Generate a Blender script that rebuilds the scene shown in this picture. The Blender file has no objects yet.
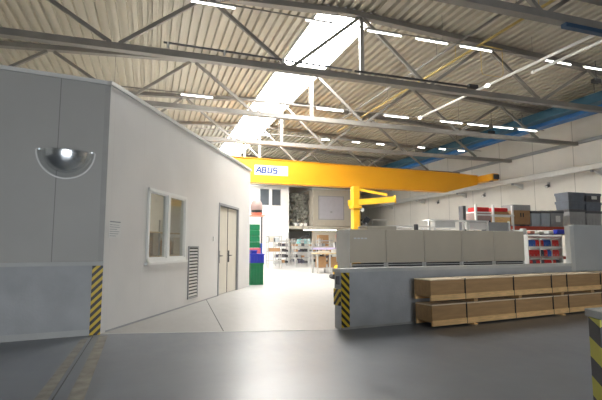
import bpy, bmesh, math, random
from mathutils import Vector, Matrix, noise
random.seed(7)
C = bpy.context.scene.collection
R = math.radians

# ------------------------------------------------------------ materials
def new_mat(name):
    m = bpy.data.materials.new(name); m.use_nodes = True
    nt = m.node_tree; b = nt.nodes['Principled BSDF']
    return m, nt, b

def nd(nt, t, **kw):
    n = nt.nodes.new(t)
    for k, v in kw.items(): setattr(n, k, v)
    return n

def mat(name, col, rough=.5, metal=0., var=.06, scale=3., bump=0., bscale=40., coat=0.):
    m, nt, b = new_mat(name)
    tc = nd(nt, 'ShaderNodeTexCoord')
    nz = nd(nt, 'ShaderNodeTexNoise'); nz.inputs['Scale'].default_value = scale; nz.inputs['Detail'].default_value = 5
    nt.links.new(tc.outputs['Object'], nz.inputs['Vector'])
    mr = nd(nt, 'ShaderNodeMapRange'); mr.inputs['From Min'].default_value = .3; mr.inputs['From Max'].default_value = .7
    mr.inputs['To Min'].default_value = 1 - var; mr.inputs['To Max'].default_value = 1 + var
    nt.links.new(nz.outputs['Fac'], mr.inputs['Value'])
    vm = nd(nt, 'ShaderNodeVectorMath', operation='SCALE'); vm.inputs[0].default_value = col
    nt.links.new(mr.outputs[0], vm.inputs['Scale'])
    nt.links.new(vm.outputs[0], b.inputs['Base Color'])
    b.inputs['Roughness'].default_value = rough; b.inputs['Metallic'].default_value = metal
    b.inputs['Coat Weight'].default_value = coat
    if bump:
        n2 = nd(nt, 'ShaderNodeTexNoise'); n2.inputs['Scale'].default_value = bscale; n2.inputs['Detail'].default_value = 4
        nt.links.new(tc.outputs['Object'], n2.inputs['Vector'])
        bp = nd(nt, 'ShaderNodeBump'); bp.inputs['Strength'].default_value = bump; bp.inputs['Distance'].default_value = .02
        nt.links.new(n2.outputs['Fac'], bp.inputs['Height']); nt.links.new(bp.outputs[0], b.inputs['Normal'])
    return m

def emis(name, col, s):
    m, nt, b = new_mat(name)
    b.inputs['Base Color'].default_value = (.8, .8, .8, 1)
    b.inputs['Emission Color'].default_value = (*col, 1); b.inputs['Emission Strength'].default_value = s
    return m

def panel_mat(name, col, direction, width, offset=0., rough=.45, seam=.55, sw=.012):
    """Sandwich panels: vertical joints every `width` metres along `direction`."""
    m, nt, b = new_mat(name)
    tc = nd(nt, 'ShaderNodeTexCoord')
    dt = nd(nt, 'ShaderNodeVectorMath', operation='DOT_PRODUCT'); dt.inputs[1].default_value = direction
    nt.links.new(tc.outputs['Object'], dt.inputs[0])
    ad = nd(nt, 'ShaderNodeMath', operation='ADD'); ad.inputs[1].default_value = offset + 1000 * width
    nt.links.new(dt.outputs['Value'], ad.inputs[0])
    dv = nd(nt, 'ShaderNodeMath', operation='DIVIDE'); dv.inputs[1].default_value = width
    nt.links.new(ad.outputs[0], dv.inputs[0])
    fr = nd(nt, 'ShaderNodeMath', operation='FRACT'); nt.links.new(dv.outputs[0], fr.inputs[0])
    lt = nd(nt, 'ShaderNodeMath', operation='LESS_THAN'); lt.inputs[1].default_value = sw / width
    nt.links.new(fr.outputs[0], lt.inputs[0])
    nz = nd(nt, 'ShaderNodeTexNoise'); nz.inputs['Scale'].default_value = .8; nz.inputs['Detail'].default_value = 6
    nt.links.new(tc.outputs['Object'], nz.inputs['Vector'])
    mr = nd(nt, 'ShaderNodeMapRange'); mr.inputs['From Min'].default_value = .3; mr.inputs['From Max'].default_value = .7
    mr.inputs['To Min'].default_value = .95; mr.inputs['To Max'].default_value = 1.04
    nt.links.new(nz.outputs['Fac'], mr.inputs['Value'])
    ms = nd(nt, 'ShaderNodeMath', operation='MULTIPLY'); ms.inputs[1].default_value = 1 - seam
    nt.links.new(lt.outputs[0], ms.inputs[0])
    sb = nd(nt, 'ShaderNodeMath', operation='SUBTRACT'); nt.links.new(mr.outputs[0], sb.inputs[0]); nt.links.new(ms.outputs[0], sb.inputs[1])
    vm = nd(nt, 'ShaderNodeVectorMath', operation='SCALE'); vm.inputs[0].default_value = col
    nt.links.new(sb.outputs[0], vm.inputs['Scale']); nt.links.new(vm.outputs[0], b.inputs['Base Color'])
    b.inputs['Roughness'].default_value = rough
    return m

def hazard_mat(name, kx, ky, kz, period=.155, duty=.5, yellow=(.62, .44, .03)):
    m, nt, b = new_mat(name)
    tc = nd(nt, 'ShaderNodeTexCoord')
    dt = nd(nt, 'ShaderNodeVectorMath', operation='DOT_PRODUCT'); dt.inputs[1].default_value = (kx, ky, kz)
    nt.links.new(tc.outputs['Object'], dt.inputs[0])
    ad = nd(nt, 'ShaderNodeMath', operation='MULTIPLY_ADD'); ad.inputs[1].default_value = 1 / period; ad.inputs[2].default_value = 500
    nt.links.new(dt.outputs['Value'], ad.inputs[0])
    fr = nd(nt, 'ShaderNodeMath', operation='FRACT'); nt.links.new(ad.outputs[0], fr.inputs[0])
    gt = nd(nt, 'ShaderNodeMath', operation='GREATER_THAN'); gt.inputs[1].default_value = duty
    nt.links.new(fr.outputs[0], gt.inputs[0])
    mx = nd(nt, 'ShaderNodeMix', data_type='RGBA')
    mx.inputs[6].default_value = (*yellow, 1); mx.inputs[7].default_value = (.02, .018, .015, 1)
    nt.links.new(gt.outputs[0], mx.inputs[0]); nt.links.new(mx.outputs[2], b.inputs['Base Color'])
    b.inputs['Roughness'].default_value = .45
    return m

def floor_mat(name, col, rough, var, dirt, spec=.5):
    m, nt, b = new_mat(name)
    tc = nd(nt, 'ShaderNodeTexCoord')
    n1 = nd(nt, 'ShaderNodeTexNoise'); n1.inputs['Scale'].default_value = .45; n1.inputs['Detail'].default_value = 8; n1.inputs['Roughness'].default_value = .6
    n2 = nd(nt, 'ShaderNodeTexNoise'); n2.inputs['Scale'].default_value = 5; n2.inputs['Detail'].default_value = 8; n2.inputs['Roughness'].default_value = .7
    mp = nd(nt, 'ShaderNodeMapping'); mp.inputs['Scale'].default_value = (1, .35, 1)
    nt.links.new(tc.outputs['Object'], n1.inputs['Vector']); nt.links.new(tc.outputs['Object'], mp.inputs[0]); nt.links.new(mp.outputs[0], n2.inputs['Vector'])
    m1 = nd(nt, 'ShaderNodeMapRange'); m1.inputs['From Min'].default_value = .3; m1.inputs['From Max'].default_value = .7
    m1.inputs['To Min'].default_value = 1 - var; m1.inputs['To Max'].default_value = 1 + var
    nt.links.new(n1.outputs['Fac'], m1.inputs['Value'])
    m2 = nd(nt, 'ShaderNodeMapRange'); m2.inputs['From Min'].default_value = .35; m2.inputs['From Max'].default_value = .65
    m2.inputs['To Min'].default_value = 1 - dirt; m2.inputs['To Max'].default_value = 1 + dirt
    nt.links.new(n2.outputs['Fac'], m2.inputs['Value'])
    mu = nd(nt, 'ShaderNodeMath', operation='MULTIPLY'); nt.links.new(m1.outputs[0], mu.inputs[0]); nt.links.new(m2.outputs[0], mu.inputs[1])
    vm = nd(nt, 'ShaderNodeVectorMath', operation='SCALE'); vm.inputs[0].default_value = col
    nt.links.new(mu.outputs[0], vm.inputs['Scale']); nt.links.new(vm.outputs[0], b.inputs['Base Color'])
    mr = nd(nt, 'ShaderNodeMapRange'); mr.inputs['From Min'].default_value = .3; mr.inputs['From Max'].default_value = .7
    mr.inputs['To Min'].default_value = rough - .06; mr.inputs['To Max'].default_value = rough + .08
    nt.links.new(n2.outputs['Fac'], mr.inputs['Value']); nt.links.new(mr.outputs[0], b.inputs['Roughness'])
    b.inputs['Specular IOR Level'].default_value = spec
    return m

def wood_mat(name, col, axis_scale=(1, 12, 12), rough=.6, var=.2):
    m, nt, b = new_mat(name)
    tc = nd(nt, 'ShaderNodeTexCoord'); mp = nd(nt, 'ShaderNodeMapping'); mp.inputs['Scale'].default_value = axis_scale
    nz = nd(nt, 'ShaderNodeTexNoise'); nz.inputs['Scale'].default_value = 2.2; nz.inputs['Detail'].default_value = 8; nz.inputs['Distortion'].default_value = .5
    nt.links.new(tc.outputs['Object'], mp.inputs[0]); nt.links.new(mp.outputs[0], nz.inputs['Vector'])
    mr = nd(nt, 'ShaderNodeMapRange'); mr.inputs['From Min'].default_value = .3; mr.inputs['From Max'].default_value = .7
    mr.inputs['To Min'].default_value = 1 - var; mr.inputs['To Max'].default_value = 1 + var
    nt.links.new(nz.outputs['Fac'], mr.inputs['Value'])
    vm = nd(nt, 'ShaderNodeVectorMath', operation='SCALE'); vm.inputs[0].default_value = col
    nt.links.new(mr.outputs[0], vm.inputs['Scale']); nt.links.new(vm.outputs[0], b.inputs['Base Color'])
    b.inputs['Roughness'].default_value = rough
    return m

def glass_mat(name, tint=(.9, .93, .92), amount=.12):
    m, nt, b = new_mat(name)
    out = nt.nodes['Material Output']
    tr = nd(nt, 'ShaderNodeBsdfTransparent'); tr.inputs[0].default_value = (*tint, 1)
    gl = nd(nt, 'ShaderNodeBsdfGlossy'); gl.inputs['Roughness'].default_value = .03
    lw = nd(nt, 'ShaderNodeLayerWeight'); lw.inputs['Blend'].default_value = .5
    pw = nd(nt, 'ShaderNodeMath', operation='POWER'); pw.inputs[1].default_value = 4
    nt.links.new(lw.outputs['Facing'], pw.inputs[0])
    ad = nd(nt, 'ShaderNodeMath', operation='MULTIPLY_ADD'); ad.inputs[1].default_value = .6; ad.inputs[2].default_value = amount; ad.use_clamp = True
    nt.links.new(pw.outputs[0], ad.inputs[0])
    mx = nd(nt, 'ShaderNodeMixShader'); nt.links.new(ad.outputs[0], mx.inputs[0])
    nt.links.new(tr.outputs[0], mx.inputs[1]); nt.links.new(gl.outputs[0], mx.inputs[2]); nt.links.new(mx.outputs[0], out.inputs['Surface'])
    return m

M = dict(
    deck=mat('roof_deck', (.45, .41, .33), .45, 0, .05, .5),
    steel=mat('truss_steel', (.23, .215, .195), .5, .1, .08, 2),
    pale_steel=mat('pale_steel', (.62, .62, .60), .4, .1, .05, 3),
    white=mat('white_paint', (.80, .80, .78), .45, 0, .03),
    frame=mat('window_plastic', (.82, .82, .80), .35, 0, .02),
    dark=mat('dark_rubber', (.03, .03, .032), .6, 0, .1),
    darkgrey=mat('dark_grey_metal', (.10, .10, .11), .5, .2, .1),
    grey=mat('grey_paint', (.34, .35, .36), .5, 0, .06),
    concrete=mat('painted_concrete', (.43, .445, .46), .65, 0, .10, 2.2, .15, 30),
    coping=mat('coping_paint', (.50, .51, .50), .55, 0, .08, 2),
    baseline=mat('base_mortar', (.36, .36, .35), .8, 0, .12, 5),
    orange=mat('crane_yellow', (.80, .37, .012), .42, 0, .03, .8),
    jib=mat('jib_yellow', (.80, .44, .02), .4, 0, .03),
    blue=mat('signal_blue', (.03, .14, .42), .45, 0, .05),
    teal=mat('teal_duct', (.02, .09, .15), .5, 0, .05),
    ductblue=mat('duct_blue', (.03, .16, .42), .45, 0, .05),
    steelpanel=mat('cabinet_steel', (.56, .50, .40), .42, .0, .05, 1.2),
    cardboard=mat('cardboard', (.36, .21, .10), .8, 0, .08, 4),
    crate=wood_mat('crate_board', (.46, .28, .13), (1, 8, 8), .6, .12),
    rail=wood_mat('crate_batten', (.85, .55, .25), (2, 14, 14), .65, .15),
    cratetop=wood_mat('crate_lid', (.92, .76, .54), (1, 8, 8), .6, .12),
    redrack=mat('rack_red', (.48, .06, .03), .5, 0, .08),
    redbin=mat('bin_red', (.62, .02, .02), .5, 0, .1, 9),
    bluebin=mat('bin_blue', (.02, .10, .50), .5, 0, .1, 9),
    darkbin=mat('bin_dark', (.05, .05, .08), .5, 0, .1, 9),
    green=mat('bin_green', (.01, .21, .08), .45, 0, .08, 4),
    royal=mat('bin_royal', (.02, .04, .48), .4, 0, .08, 4),
    pink=mat('crate_pink', (.62, .12, .16), .5, 0, .08, 4),
    contgrey=mat('container_grey', (.33, .33, .33), .55, 0, .08, 4),
    contblue=mat('container_blue_grey', (.13, .15, .19), .5, 0, .1, 4),
    contlight=mat('container_light', (.44, .49, .53), .5, 0, .08, 4),
    yellowpipe=mat('pipe_yellow', (.50, .37, .12), .5, 0, .06),
    steeltube=mat('bright_tube', (.75, .75, .73), .35, .2, .04),
    offwhite=mat('offwhite_goods', (.46, .46, .44), .5, 0, .08, 3),
    foil=mat('crinkled_foil', (.42, .42, .38), .35, .4, .35, 2.5, .8, 5),
    chrome=mat('mirror_chrome', (.95, .96, .98), .22, 1., .02),
    lilac=mat('lilac_panel', (.48, .47, .52), .5, 0, .04),
    beige=mat('beige_panel', (.52, .48, .40), .5, 0, .04),
    table=mat('table_top', (.55, .44, .27), .5, 0, .06),
    paper=mat('paper', (.72, .72, .70), .7, 0, .03),
    ink=mat('ink', (.25, .26, .28), .7, 0, .1),
    joint=mat('joint_filler', (.10, .10, .10), .7, 0, .2, 8),
    marking=mat('worn_floor_paint', (.25, .235, .20), .5, 0, .30, 6),
    signblue=mat('sign_blue', (.008, .045, .22), .5, 0, .02),
    signgrey=mat('sign_grey', (.62, .64, .66), .5, 0, .02),
    signwhite=mat('sign_white', (.70, .71, .72), .5, 0, .01),
    darkpane=mat('dark_window_pane', (.10, .115, .13), .12, 0, .05),
    tan=mat('tan_door', (.66, .62, .53), .45, 0, .03),
    salmon=mat('salmon_plastic', (.70, .28, .20), .5, 0, .05),
    lampbody=mat('lamp_body', (.75, .75, .73), .4, 0, .03),
    sack=mat('pale_pink_cover', (.38, .27, .25), .6, 0, .08, 5),
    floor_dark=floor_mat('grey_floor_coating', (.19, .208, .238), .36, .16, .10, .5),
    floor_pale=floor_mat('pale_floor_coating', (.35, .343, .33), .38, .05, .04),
    haz_up=hazard_mat('hazard_tape_left', .707, 0, -.707, .095, .5, (.72, .50, .03)),
    haz_down=hazard_mat('hazard_tape_right', .707, 0, .707, .095, .5),
    haz_side=hazard_mat('hazard_tape_side', 0, .707, .707, .12, .5),
    haz_big=hazard_mat('hazard_tape_big', .55, 0, -.8, .20, .5, (.50, .46, .03)),
    glass=glass_mat('window_glass', (.86, .87, .85), .05),
    dome=glass_mat('clear_acrylic', (.92, .94, .94), .18),
    tube=emis('tube_light', (1, .97, .90), 6.),
    cap=emis('lamp_and_cap_glow', (1, .95, .85), 5.),
    sky=emis('skylight_glazing', (1., .985, .95), 19.),
)

# ------------------------------------------------------------ mesh helpers
class MB:
    def __init__(s): s.bm = bmesh.new()
    def box(s, x0, x1, y0, y1, z0, z1, rz=0, piv=None):
        mtx = Matrix.Translation(((x0+x1)/2, (y0+y1)/2, (z0+z1)/2)) @ Matrix.Diagonal((abs(x1-x0), abs(y1-y0), abs(z1-z0), 1))
        if rz:
            p = Vector(piv) if piv else Vector(((x0+x1)/2, (y0+y1)/2, 0))
            mtx = Matrix.Translation(p) @ Matrix.Rotation(rz, 4, 'Z') @ Matrix.Translation(-p) @ mtx
        bmesh.ops.create_cube(s.bm, size=1, matrix=mtx); return s
    def bar(s, a, b, w, h=None, up=(0, 0, 1)):
        """box-section member from a to b"""
        a, b = Vector(a), Vector(b); h = h or w
        d = (b-a); L = d.length; d.normalize()
        u = Vector(up)
        if abs(d.dot(u)) > .98: u = Vector((0, 1, 0))
        sx = d.cross(u).normalized(); uz = sx.cross(d)
        rot = Matrix((sx, d, uz)).transposed().to_4x4()
        bmesh.ops.create_cube(s.bm, size=1, matrix=Matrix.Translation((a+b)/2) @ rot @ Matrix.Diagonal((w, L, h, 1))); return s
    def cyl(s, a, b, r, r2=None, n=12):
        a, b = Vector(a), Vector(b); d = b-a
        q = d.to_track_quat('Z', 'Y').to_matrix().to_4x4()
        bmesh.ops.create_cone(s.bm, cap_ends=True, segments=n, radius1=r, radius2=r if r2 is None else r2, depth=d.length, matrix=Matrix.Translation((a+b)/2) @ q); return s
    def poly(s, pts, h):
        """prism: pts (3D, in order) extruded by vector h"""
        h = Vector(h)
        a = [s.bm.verts.new(p) for p in pts]; b = [s.bm.verts.new(Vector(p)+h) for p in pts]
        s.bm.faces.new(a); s.bm.faces.new(b[::-1])
        n = len(pts)
        for i in range(n): s.bm.faces.new((a[i], b[i], b[(i+1) % n], a[(i+1) % n]))
        return s
    def quad(s, *pts):
        s.bm.faces.new([s.bm.verts.new(p) for p in pts]); return s
    def build(s, name, m, parent=None, bevel=0, smooth=False):
        bmesh.ops.recalc_face_normals(s.bm, faces=s.bm.faces)
        me = bpy.data.meshes.new(name); s.bm.to_mesh(me); s.bm.free()
        if smooth:
            for p in me.polygons: p.use_smooth = True
        me.materials.append(m)
        o = bpy.data.objects.new(name, me); C.objects.link(o)
        if parent: o.parent = parent
        if bevel:
            bv = o.modifiers.new('bevel', 'BEVEL'); bv.width = bevel; bv.segments = 2; bv.limit_method = 'ANGLE'
        return o

def tag(o, label, cat, group=None, kind=None):
    o['label'] = label; o['category'] = cat
    if group: o['group'] = group
    if kind: o['kind'] = kind
    return o
def empty(name, loc, label, cat, rz=0, group=None):
    o = bpy.data.objects.new(name, None); C.objects.link(o); o.location = loc; o.rotation_euler = (0, 0, rz); o.empty_display_size = .2
    return tag(o, label, cat, group)
def struct(o):
    o['kind'] = 'structure'; return o
def copy_tree(o, parent=None):
    c = o.copy(); C.objects.link(c); c.parent = parent
    for ch in list(o.children): copy_tree(ch, c)
    return c

# ------------------------------------------------------------ key ground points
A = Vector((-.76, 8.60, 0)); B = Vector((3.61, 16.98, 0))      # office corners
FD = (B-A).normalized(); FN = Vector((FD.y, -FD.x, 0))          # along facade, outward normal
OH = 4.4
LD = Vector((-1, -.14, 0)).normalized()                         # office front wall, going left from A
LW = A + LD*14
W0 = Vector((3.33, 7.65, 0)); WD = Vector((1, .12, 0)).normalized(); WN = Vector((-WD.y, WD.x, 0))
XR = 23.2; YB = 47.

# ------------------------------------------------------------ floor
SEAM_L = A + LD*14
mb = MB()
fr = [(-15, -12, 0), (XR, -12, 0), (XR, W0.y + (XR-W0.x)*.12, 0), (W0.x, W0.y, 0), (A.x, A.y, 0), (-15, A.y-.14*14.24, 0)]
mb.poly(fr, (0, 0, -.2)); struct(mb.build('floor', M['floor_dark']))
mb = MB()
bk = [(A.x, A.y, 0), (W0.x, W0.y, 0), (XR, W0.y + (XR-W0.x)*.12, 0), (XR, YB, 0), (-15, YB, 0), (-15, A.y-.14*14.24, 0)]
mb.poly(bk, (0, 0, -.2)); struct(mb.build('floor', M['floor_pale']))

def ground_strip(pts_a, pts_b, name, m, label, cat, z=.004, grp=None):
    mb = MB(); p = [(x, y, .0006) for x, y in pts_a] + [(x, y, .0006) for x, y in pts_b[::-1]]
    mb.poly(p, (0, 0, z)); return tag(mb.build(name, m), label, cat, grp)
ground_strip([(-1.00, 8.2), (-1.04, 3.6)], [(-.90, 8.2), (-.90, 3.6)], 'floor_line', M['marking'], 'worn yellow floor line left of the dark floor joint by the office corner', 'floor line')
ground_strip([(-.75, 8.4), (-.71, 3.6)], [(-.62, 8.4), (-.54, 3.6)], 'floor_line', M['marking'], 'worn yellow floor line nearest the striped guard, right of the dark joint', 'floor line')
ground_strip([(-.855, 8.4), (-.865, 3.6)], [(-.845, 8.4), (-.85, 3.6)], 'floor_joint', M['joint'], 'thin dark expansion joint running towards the camera across the grey floor', 'floor joint')
ground_strip([(1.56, 13.2), (1.28, 8.2)], [(1.575, 13.2), (1.298, 8.2)], 'floor_joint', M['joint'], 'fine dark joint crossing the pale floor from the office wall to the grey floor', 'floor joint')
s0 = A + Vector((.05, -.03, 0)); s1 = W0 + Vector((-.03, .0, 0))
dd = (s1-s0).normalized(); nn = Vector((-dd.y, dd.x, 0))
mb = MB(); mb.poly([s0+Vector((0, 0, .0006)), s1+Vector((0, 0, .0006)), s1+nn*.05+Vector((0, 0, .0006)), s0+nn*.05+Vector((0, 0, .0006))], (0, 0, .004))
struct(mb.build('trim_1', M['coping']))

# ------------------------------------------------------------ office block
T = .14
def slab(a, b, z0, z1, th, n):
    """vertical wall slab from a to b; outer face on a-b, thickness along -n"""
    mb = MB(); a = Vector(a); b = Vector(b); n = Vector(n)
    mb.poly([(a.x, a.y, z0), (b.x, b.y, z0), (b.x-n.x*th, b.y-n.y*th, z0), (a.x-n.x*th, a.y-n.y*th, z0)], (0, 0, z1-z0)); return mb
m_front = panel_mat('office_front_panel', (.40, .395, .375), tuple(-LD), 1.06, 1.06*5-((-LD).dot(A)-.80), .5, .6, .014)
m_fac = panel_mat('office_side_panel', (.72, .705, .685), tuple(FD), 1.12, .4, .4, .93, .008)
LNn = Vector((-LD.y, LD.x, 0)); LNn = LNn if LNn.y < 0 else -LNn      # outward, towards camera
# front wall, painted block base with panels above
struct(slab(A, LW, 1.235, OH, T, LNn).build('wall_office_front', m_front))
struct(slab(A+LNn*.05, LW+LNn*.05, 0, 1.17, T+.05, LNn).build('wall_office_front_base', M['concrete']))
struct(slab(A+LNn*.07, LW+LNn*.07, 1.17, 1.235, T+.07, LNn).build('trim_2', M['coping']))
struct(slab(A+LNn*.056, LW+LNn*.056, 0, .10, .006, LNn).build('baseboard_left', M['coping']))
struct(slab(A+LNn*.03+FN*.0, LW+LNn*.03, OH, OH+.07, T+.1, LNn).build('trim_3', M['pale_steel']))
struct(slab(A+Vector((0,0,0))+LNn*.012, A+LD*.09+LNn*.012, 1.235, OH, .02, LNn).build('trim_4', mat('corner_trim', (.36, .355, .335), .5)))
# side wall with window, vent and door openings (s along FD)
FL = (B-A).length
win = (1.50, 3.46, 1.16, 2.73)     # s0, s1, z0, z1
door = (5.92, 7.98, 0, 2.83)
def fp(s, z, off=0.): p = A + FD*s + FN*off; return Vector((p.x, p.y, z))
def fbox(mb, s0, s1, z0, z1, o0, o1):
    a, b, c, d = fp(s0, z0, o0), fp(s1, z0, o0), fp(s1, z0, o1), fp(s0, z0, o1)
    mb.poly([a, b, c, d], (0, 0, z1-z0)); return mb
mb = MB()
fbox(mb, .001, win[0], 0, OH, -T, 0)
fbox(mb, win[0], win[1], 0, win[2], -T, 0); fbox(mb, win[0], win[1], win[3], OH, -T, 0)
fbox(mb, win[1], door[0], 0, OH, -T, 0)
fbox(mb, door[0], door[1], door[3], OH, -T, 0)
fbox(mb, door[1], FL, 0, OH, -T, 0)
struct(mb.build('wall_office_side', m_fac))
struct(fbox(MB(), -.06, FL+.05, OH, OH+.07, -T-.1, .05).build('trim_5', M['pale_steel']))
E2 = Vector((3.45, 30, 0))
struct(slab(B, E2, 0, OH, T, (1, 0, 0)).build('wall_office_end', M['white']))
mb = MB(); mb.poly([(A.x, A.y+.16, OH-.12), (B.x-.15, B.y, OH-.12), (E2.x-.15, 30, OH-.12), (-15, 30, OH-.12), (-15, 7.2, OH-.12)], (0, 0, .1))
struct(mb.build('ceiling_office', M['white']))
struct(MB().box(-15, E2.x-.15, 29.9, 30, 0, OH-.12).build('wall_office_back', M['white']))
# skirting
struct(fbox(MB(), .15, door[0]-.05, 0, .03, 0.0005, .012).build('baseboard_right', M['grey']))
# window
wroot = fbox(MB(), win[0], win[0]+.07, win[2], win[3], -.10, .03)
fbox(wroot, win[1]-.07, win[1], win[2], win[3], -.10, .03); fbox(wroot, win[0], win[1], win[2], win[2]+.07, -.10, .03); fbox(wroot, win[0], win[1], win[3]-.07, win[3], -.10, .03)
wroot = struct(wroot.build('window_1', M['frame']))
sm = (win[0]+win[1])/2 - .02
fbox(MB(), sm-.06, sm+.06, win[2]+.07, win[3]-.07, -.09, .035).build('mullion', M['frame'], wroot)
fbox(MB(), win[0]-.06, win[1]+.04, win[2]-.05, win[2], .001, .07).build('window_sill', M['frame'], wroot)
for a, b in ((win[0]+.07, sm-.06), (sm+.06, win[1]-.07)):
    sf = fbox(MB(), a, a+.03, win[2]+.07, win[3]-.07, -.06, .01); fbox(sf, b-.03, b, win[2]+.07, win[3]-.07, -.06, .01)
    fbox(sf, a, b, win[2]+.07, win[2]+.10, -.06, .01); fbox(sf, a, b, win[3]-.10, win[3]-.07, -.06, .01)
    sf = sf.build('sash', M['frame'], wroot)
    fbox(MB(), a+.03, b-.03, win[2]+.10, win[3]-.10, -.035, -.027).build('pane', M['glass'], sf)
# room behind the window: a partition, shelf of cartons and a bench
struct(fbox(MB(), .3, FL-.2, 0, OH-.13, -2.1, -2.0).build('wall_office_inner', M['white']))
sh = empty('storage_shelf', fp(4.1, 0, -1.3), 'pale storage shelf seen through the office window', 'shelf')
def loc_build(mb, name, m, root, **k):
    """meshes made in world space, parented under root keeping place"""
    o = mb.build(name, m, None, **k); o.parent = root
    o.matrix_parent_inverse = (Matrix.Translation(root.location) @ Matrix.Rotation(root.rotation_euler.z, 4, 'Z')).inverted(); return o
for z in (.5, 1.22, 1.85): loc_build(fbox(MB(), 2.6, 5.6, z, z+.03, -1.6, -1.0), 'shelf_board', M['table'], sh)
for s in (2.6, 4.1, 5.56):
    for of in (-1.6, -1.04): loc_build(fbox(MB(), s, s+.04, 0, 2.2, of, of+.04), 'post', M['grey'], sh)
k = 0
cart = [(1.75, .5, .5, 'low wide brown carton on the office shelf behind the left pane'), (2.4, .42, .45, 'brown carton behind the window mullion on the office shelf'), (2.95, .3, .59, 'tall tan carton behind the right pane of the office window'), (3.5, .55, .4, 'tan carton on the office shelf at the right edge of the window'), (4.2, .5, .5, 'brown carton on the office shelf furthest to the right')]
for s, w, h, lb in [(q[0]+.95, *q[1:]) for q in cart]:
    tag(fbox(MB(), s, s+w, 1.255, 1.255+h, -1.52, -1.08).build('carton', M['cardboard'] if k % 2 else M['beige'], bevel=.01), lb, 'carton'); k += 1
lt = empty('office_fill_lamp', fp(4, 4.2, -.8), 'added fill lamp out of view, brightening the office behind the window', 'lamp')  # added lamp, out of view, brightens the room behind the window
loc_build(fbox(MB(), 3.2, 4.8, 4.2, 4.26, -.9, -.7), 'lamp_housing', M['lampbody'], lt)
loc_build(fbox(MB(), 3.25, 4.75, 4.17, 4.2, -.86, -.74), 'tube', emis('office_fill_glow', (1, .9, .75), 26), lt)
# double door
dr = fbox(MB(), door[0], door[0]+.07, 0, door[3], -.12, .02); fbox(dr, door[1]-.07, door[1], 0, door[3], -.12, .02); fbox(dr, door[0]+.07, door[1]-.07, door[3]-.07, door[3], -.12, .02)
dr = struct(dr.build('door_1', M['grey']))
dm = (door[0]+door[1])/2 - .02
for a, b in ((door[0]+.10, dm-.02), (dm+.02, door[1]-.09)):
    lf = fbox(MB(), a, b, .015, door[3]-.09, -.09, -.045).build('door_leaf', M['tan'], dr, bevel=.006)
    hs = a+.10
    fbox(MB(), hs-.055, hs+.055, .98, 1.36, -.0445, -.03).build('lock_plate', M['dark'], lf)
    h = MB(); h.cyl(fp(hs, 1.2, -.03), fp(hs, 1.2, .03), .014); h.cyl(fp(hs, 1.2, .03), fp(hs+.14, 1.2, .03), .013); h.build('door_handle', M['darkgrey'], lf)
fbox(MB(), dm-.02, dm+.02, .015, door[3]-.09, -.088, -.040).build('centre_gap', M['dark'], dr)
fbox(MB(), door[0]+.07, door[0]+.10, .015, door[3]-.07, -.088, -.040).build('edge_gap', M['dark'], dr)
# ventilation grille
vr = empty('ventilation_grille', fp(3.86, .2, .0), 'tall louvred metal ventilation grille low on the office wall between window and door', 'vent')
v0, v1, vz0, vz1 = 3.66, 4.30, .16, 1.50
g = fbox(MB(), v0, v0+.04, vz0, vz1, .001, .03); fbox(g, v1-.04, v1, vz0, vz1, .001, .03); fbox(g, v0, v1, vz0, vz0+.04, .001, .03); fbox(g, v0, v1, vz1-.04, vz1, .001, .03)
loc_build(g, 'frame', M['grey'], vr)
loc_build(fbox(MB(), v0+.04, v1-.04, vz0+.04, vz1-.04, .001, .005), 'backing', M['dark'], vr)
sl = MB(); n = 15
for i in range(n):
    z = vz0+.06+i*(vz1-vz0-.1)/n
    a, b = fp(v0+.04, z, .028), fp(v1-.04, z, .028); c, d = fp(v1-.04, z+.035, .008), fp(v0+.04, z+.035, .008)
    sl.poly([a, b, c, d], (0, 0, .012))
loc_build(sl, 'louvres', M['pale_steel'], vr)
# notice sheet
nr = empty('notice_sheet', fp(.3, 1.66, .0), 'white printed notice sheet on the office side wall near the striped corner guard', 'notice')
loc_build(fbox(MB(), .12, .52, 1.65, 1.96, .001, .005), 'paper', M['paper'], nr)
for i, z in enumerate((1.93, 1.88, 1.84, 1.80, 1.76, 1.72, 1.68)):
    w = (.34, .30, .32, .24, .31, .28, .2)[i]
    loc_build(fbox(MB(), .15, .15+w, z, z+(.018 if i == 0 else .008), .005, .006), 'printed_line', M['ink'], nr)
tag(fbox(MB(), 5.45, 5.53, 1.65, 1.78, .001, .02).build('light_switch', M['frame'], bevel=.004), 'small white light switch on the office wall left of the double door', 'switch')
# left corner guard
def guard(name, o, d, w, z0, z1, n, m, label, th=.012):
    mb = MB(); o = Vector(o); d = Vector(d); n = Vector(n); e = o+d*w
    mb.poly([(o.x+n.x*.001, o.y+n.y*.001, z0), (e.x+n.x*.001, e.y+n.y*.001, z0), (e.x+n.x*th, e.y+n.y*th, z0), (o.x+n.x*th, o.y+n.y*th, z0)], (0, 0, z1-z0))
    return tag(mb.build(name, m), label, 'corner guard')
guard('corner_guard', A+LNn*.05, LD, .17, .002, 1.165, LNn, M['haz_up'], 'black and yellow striped guard strip on the left office corner')

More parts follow.
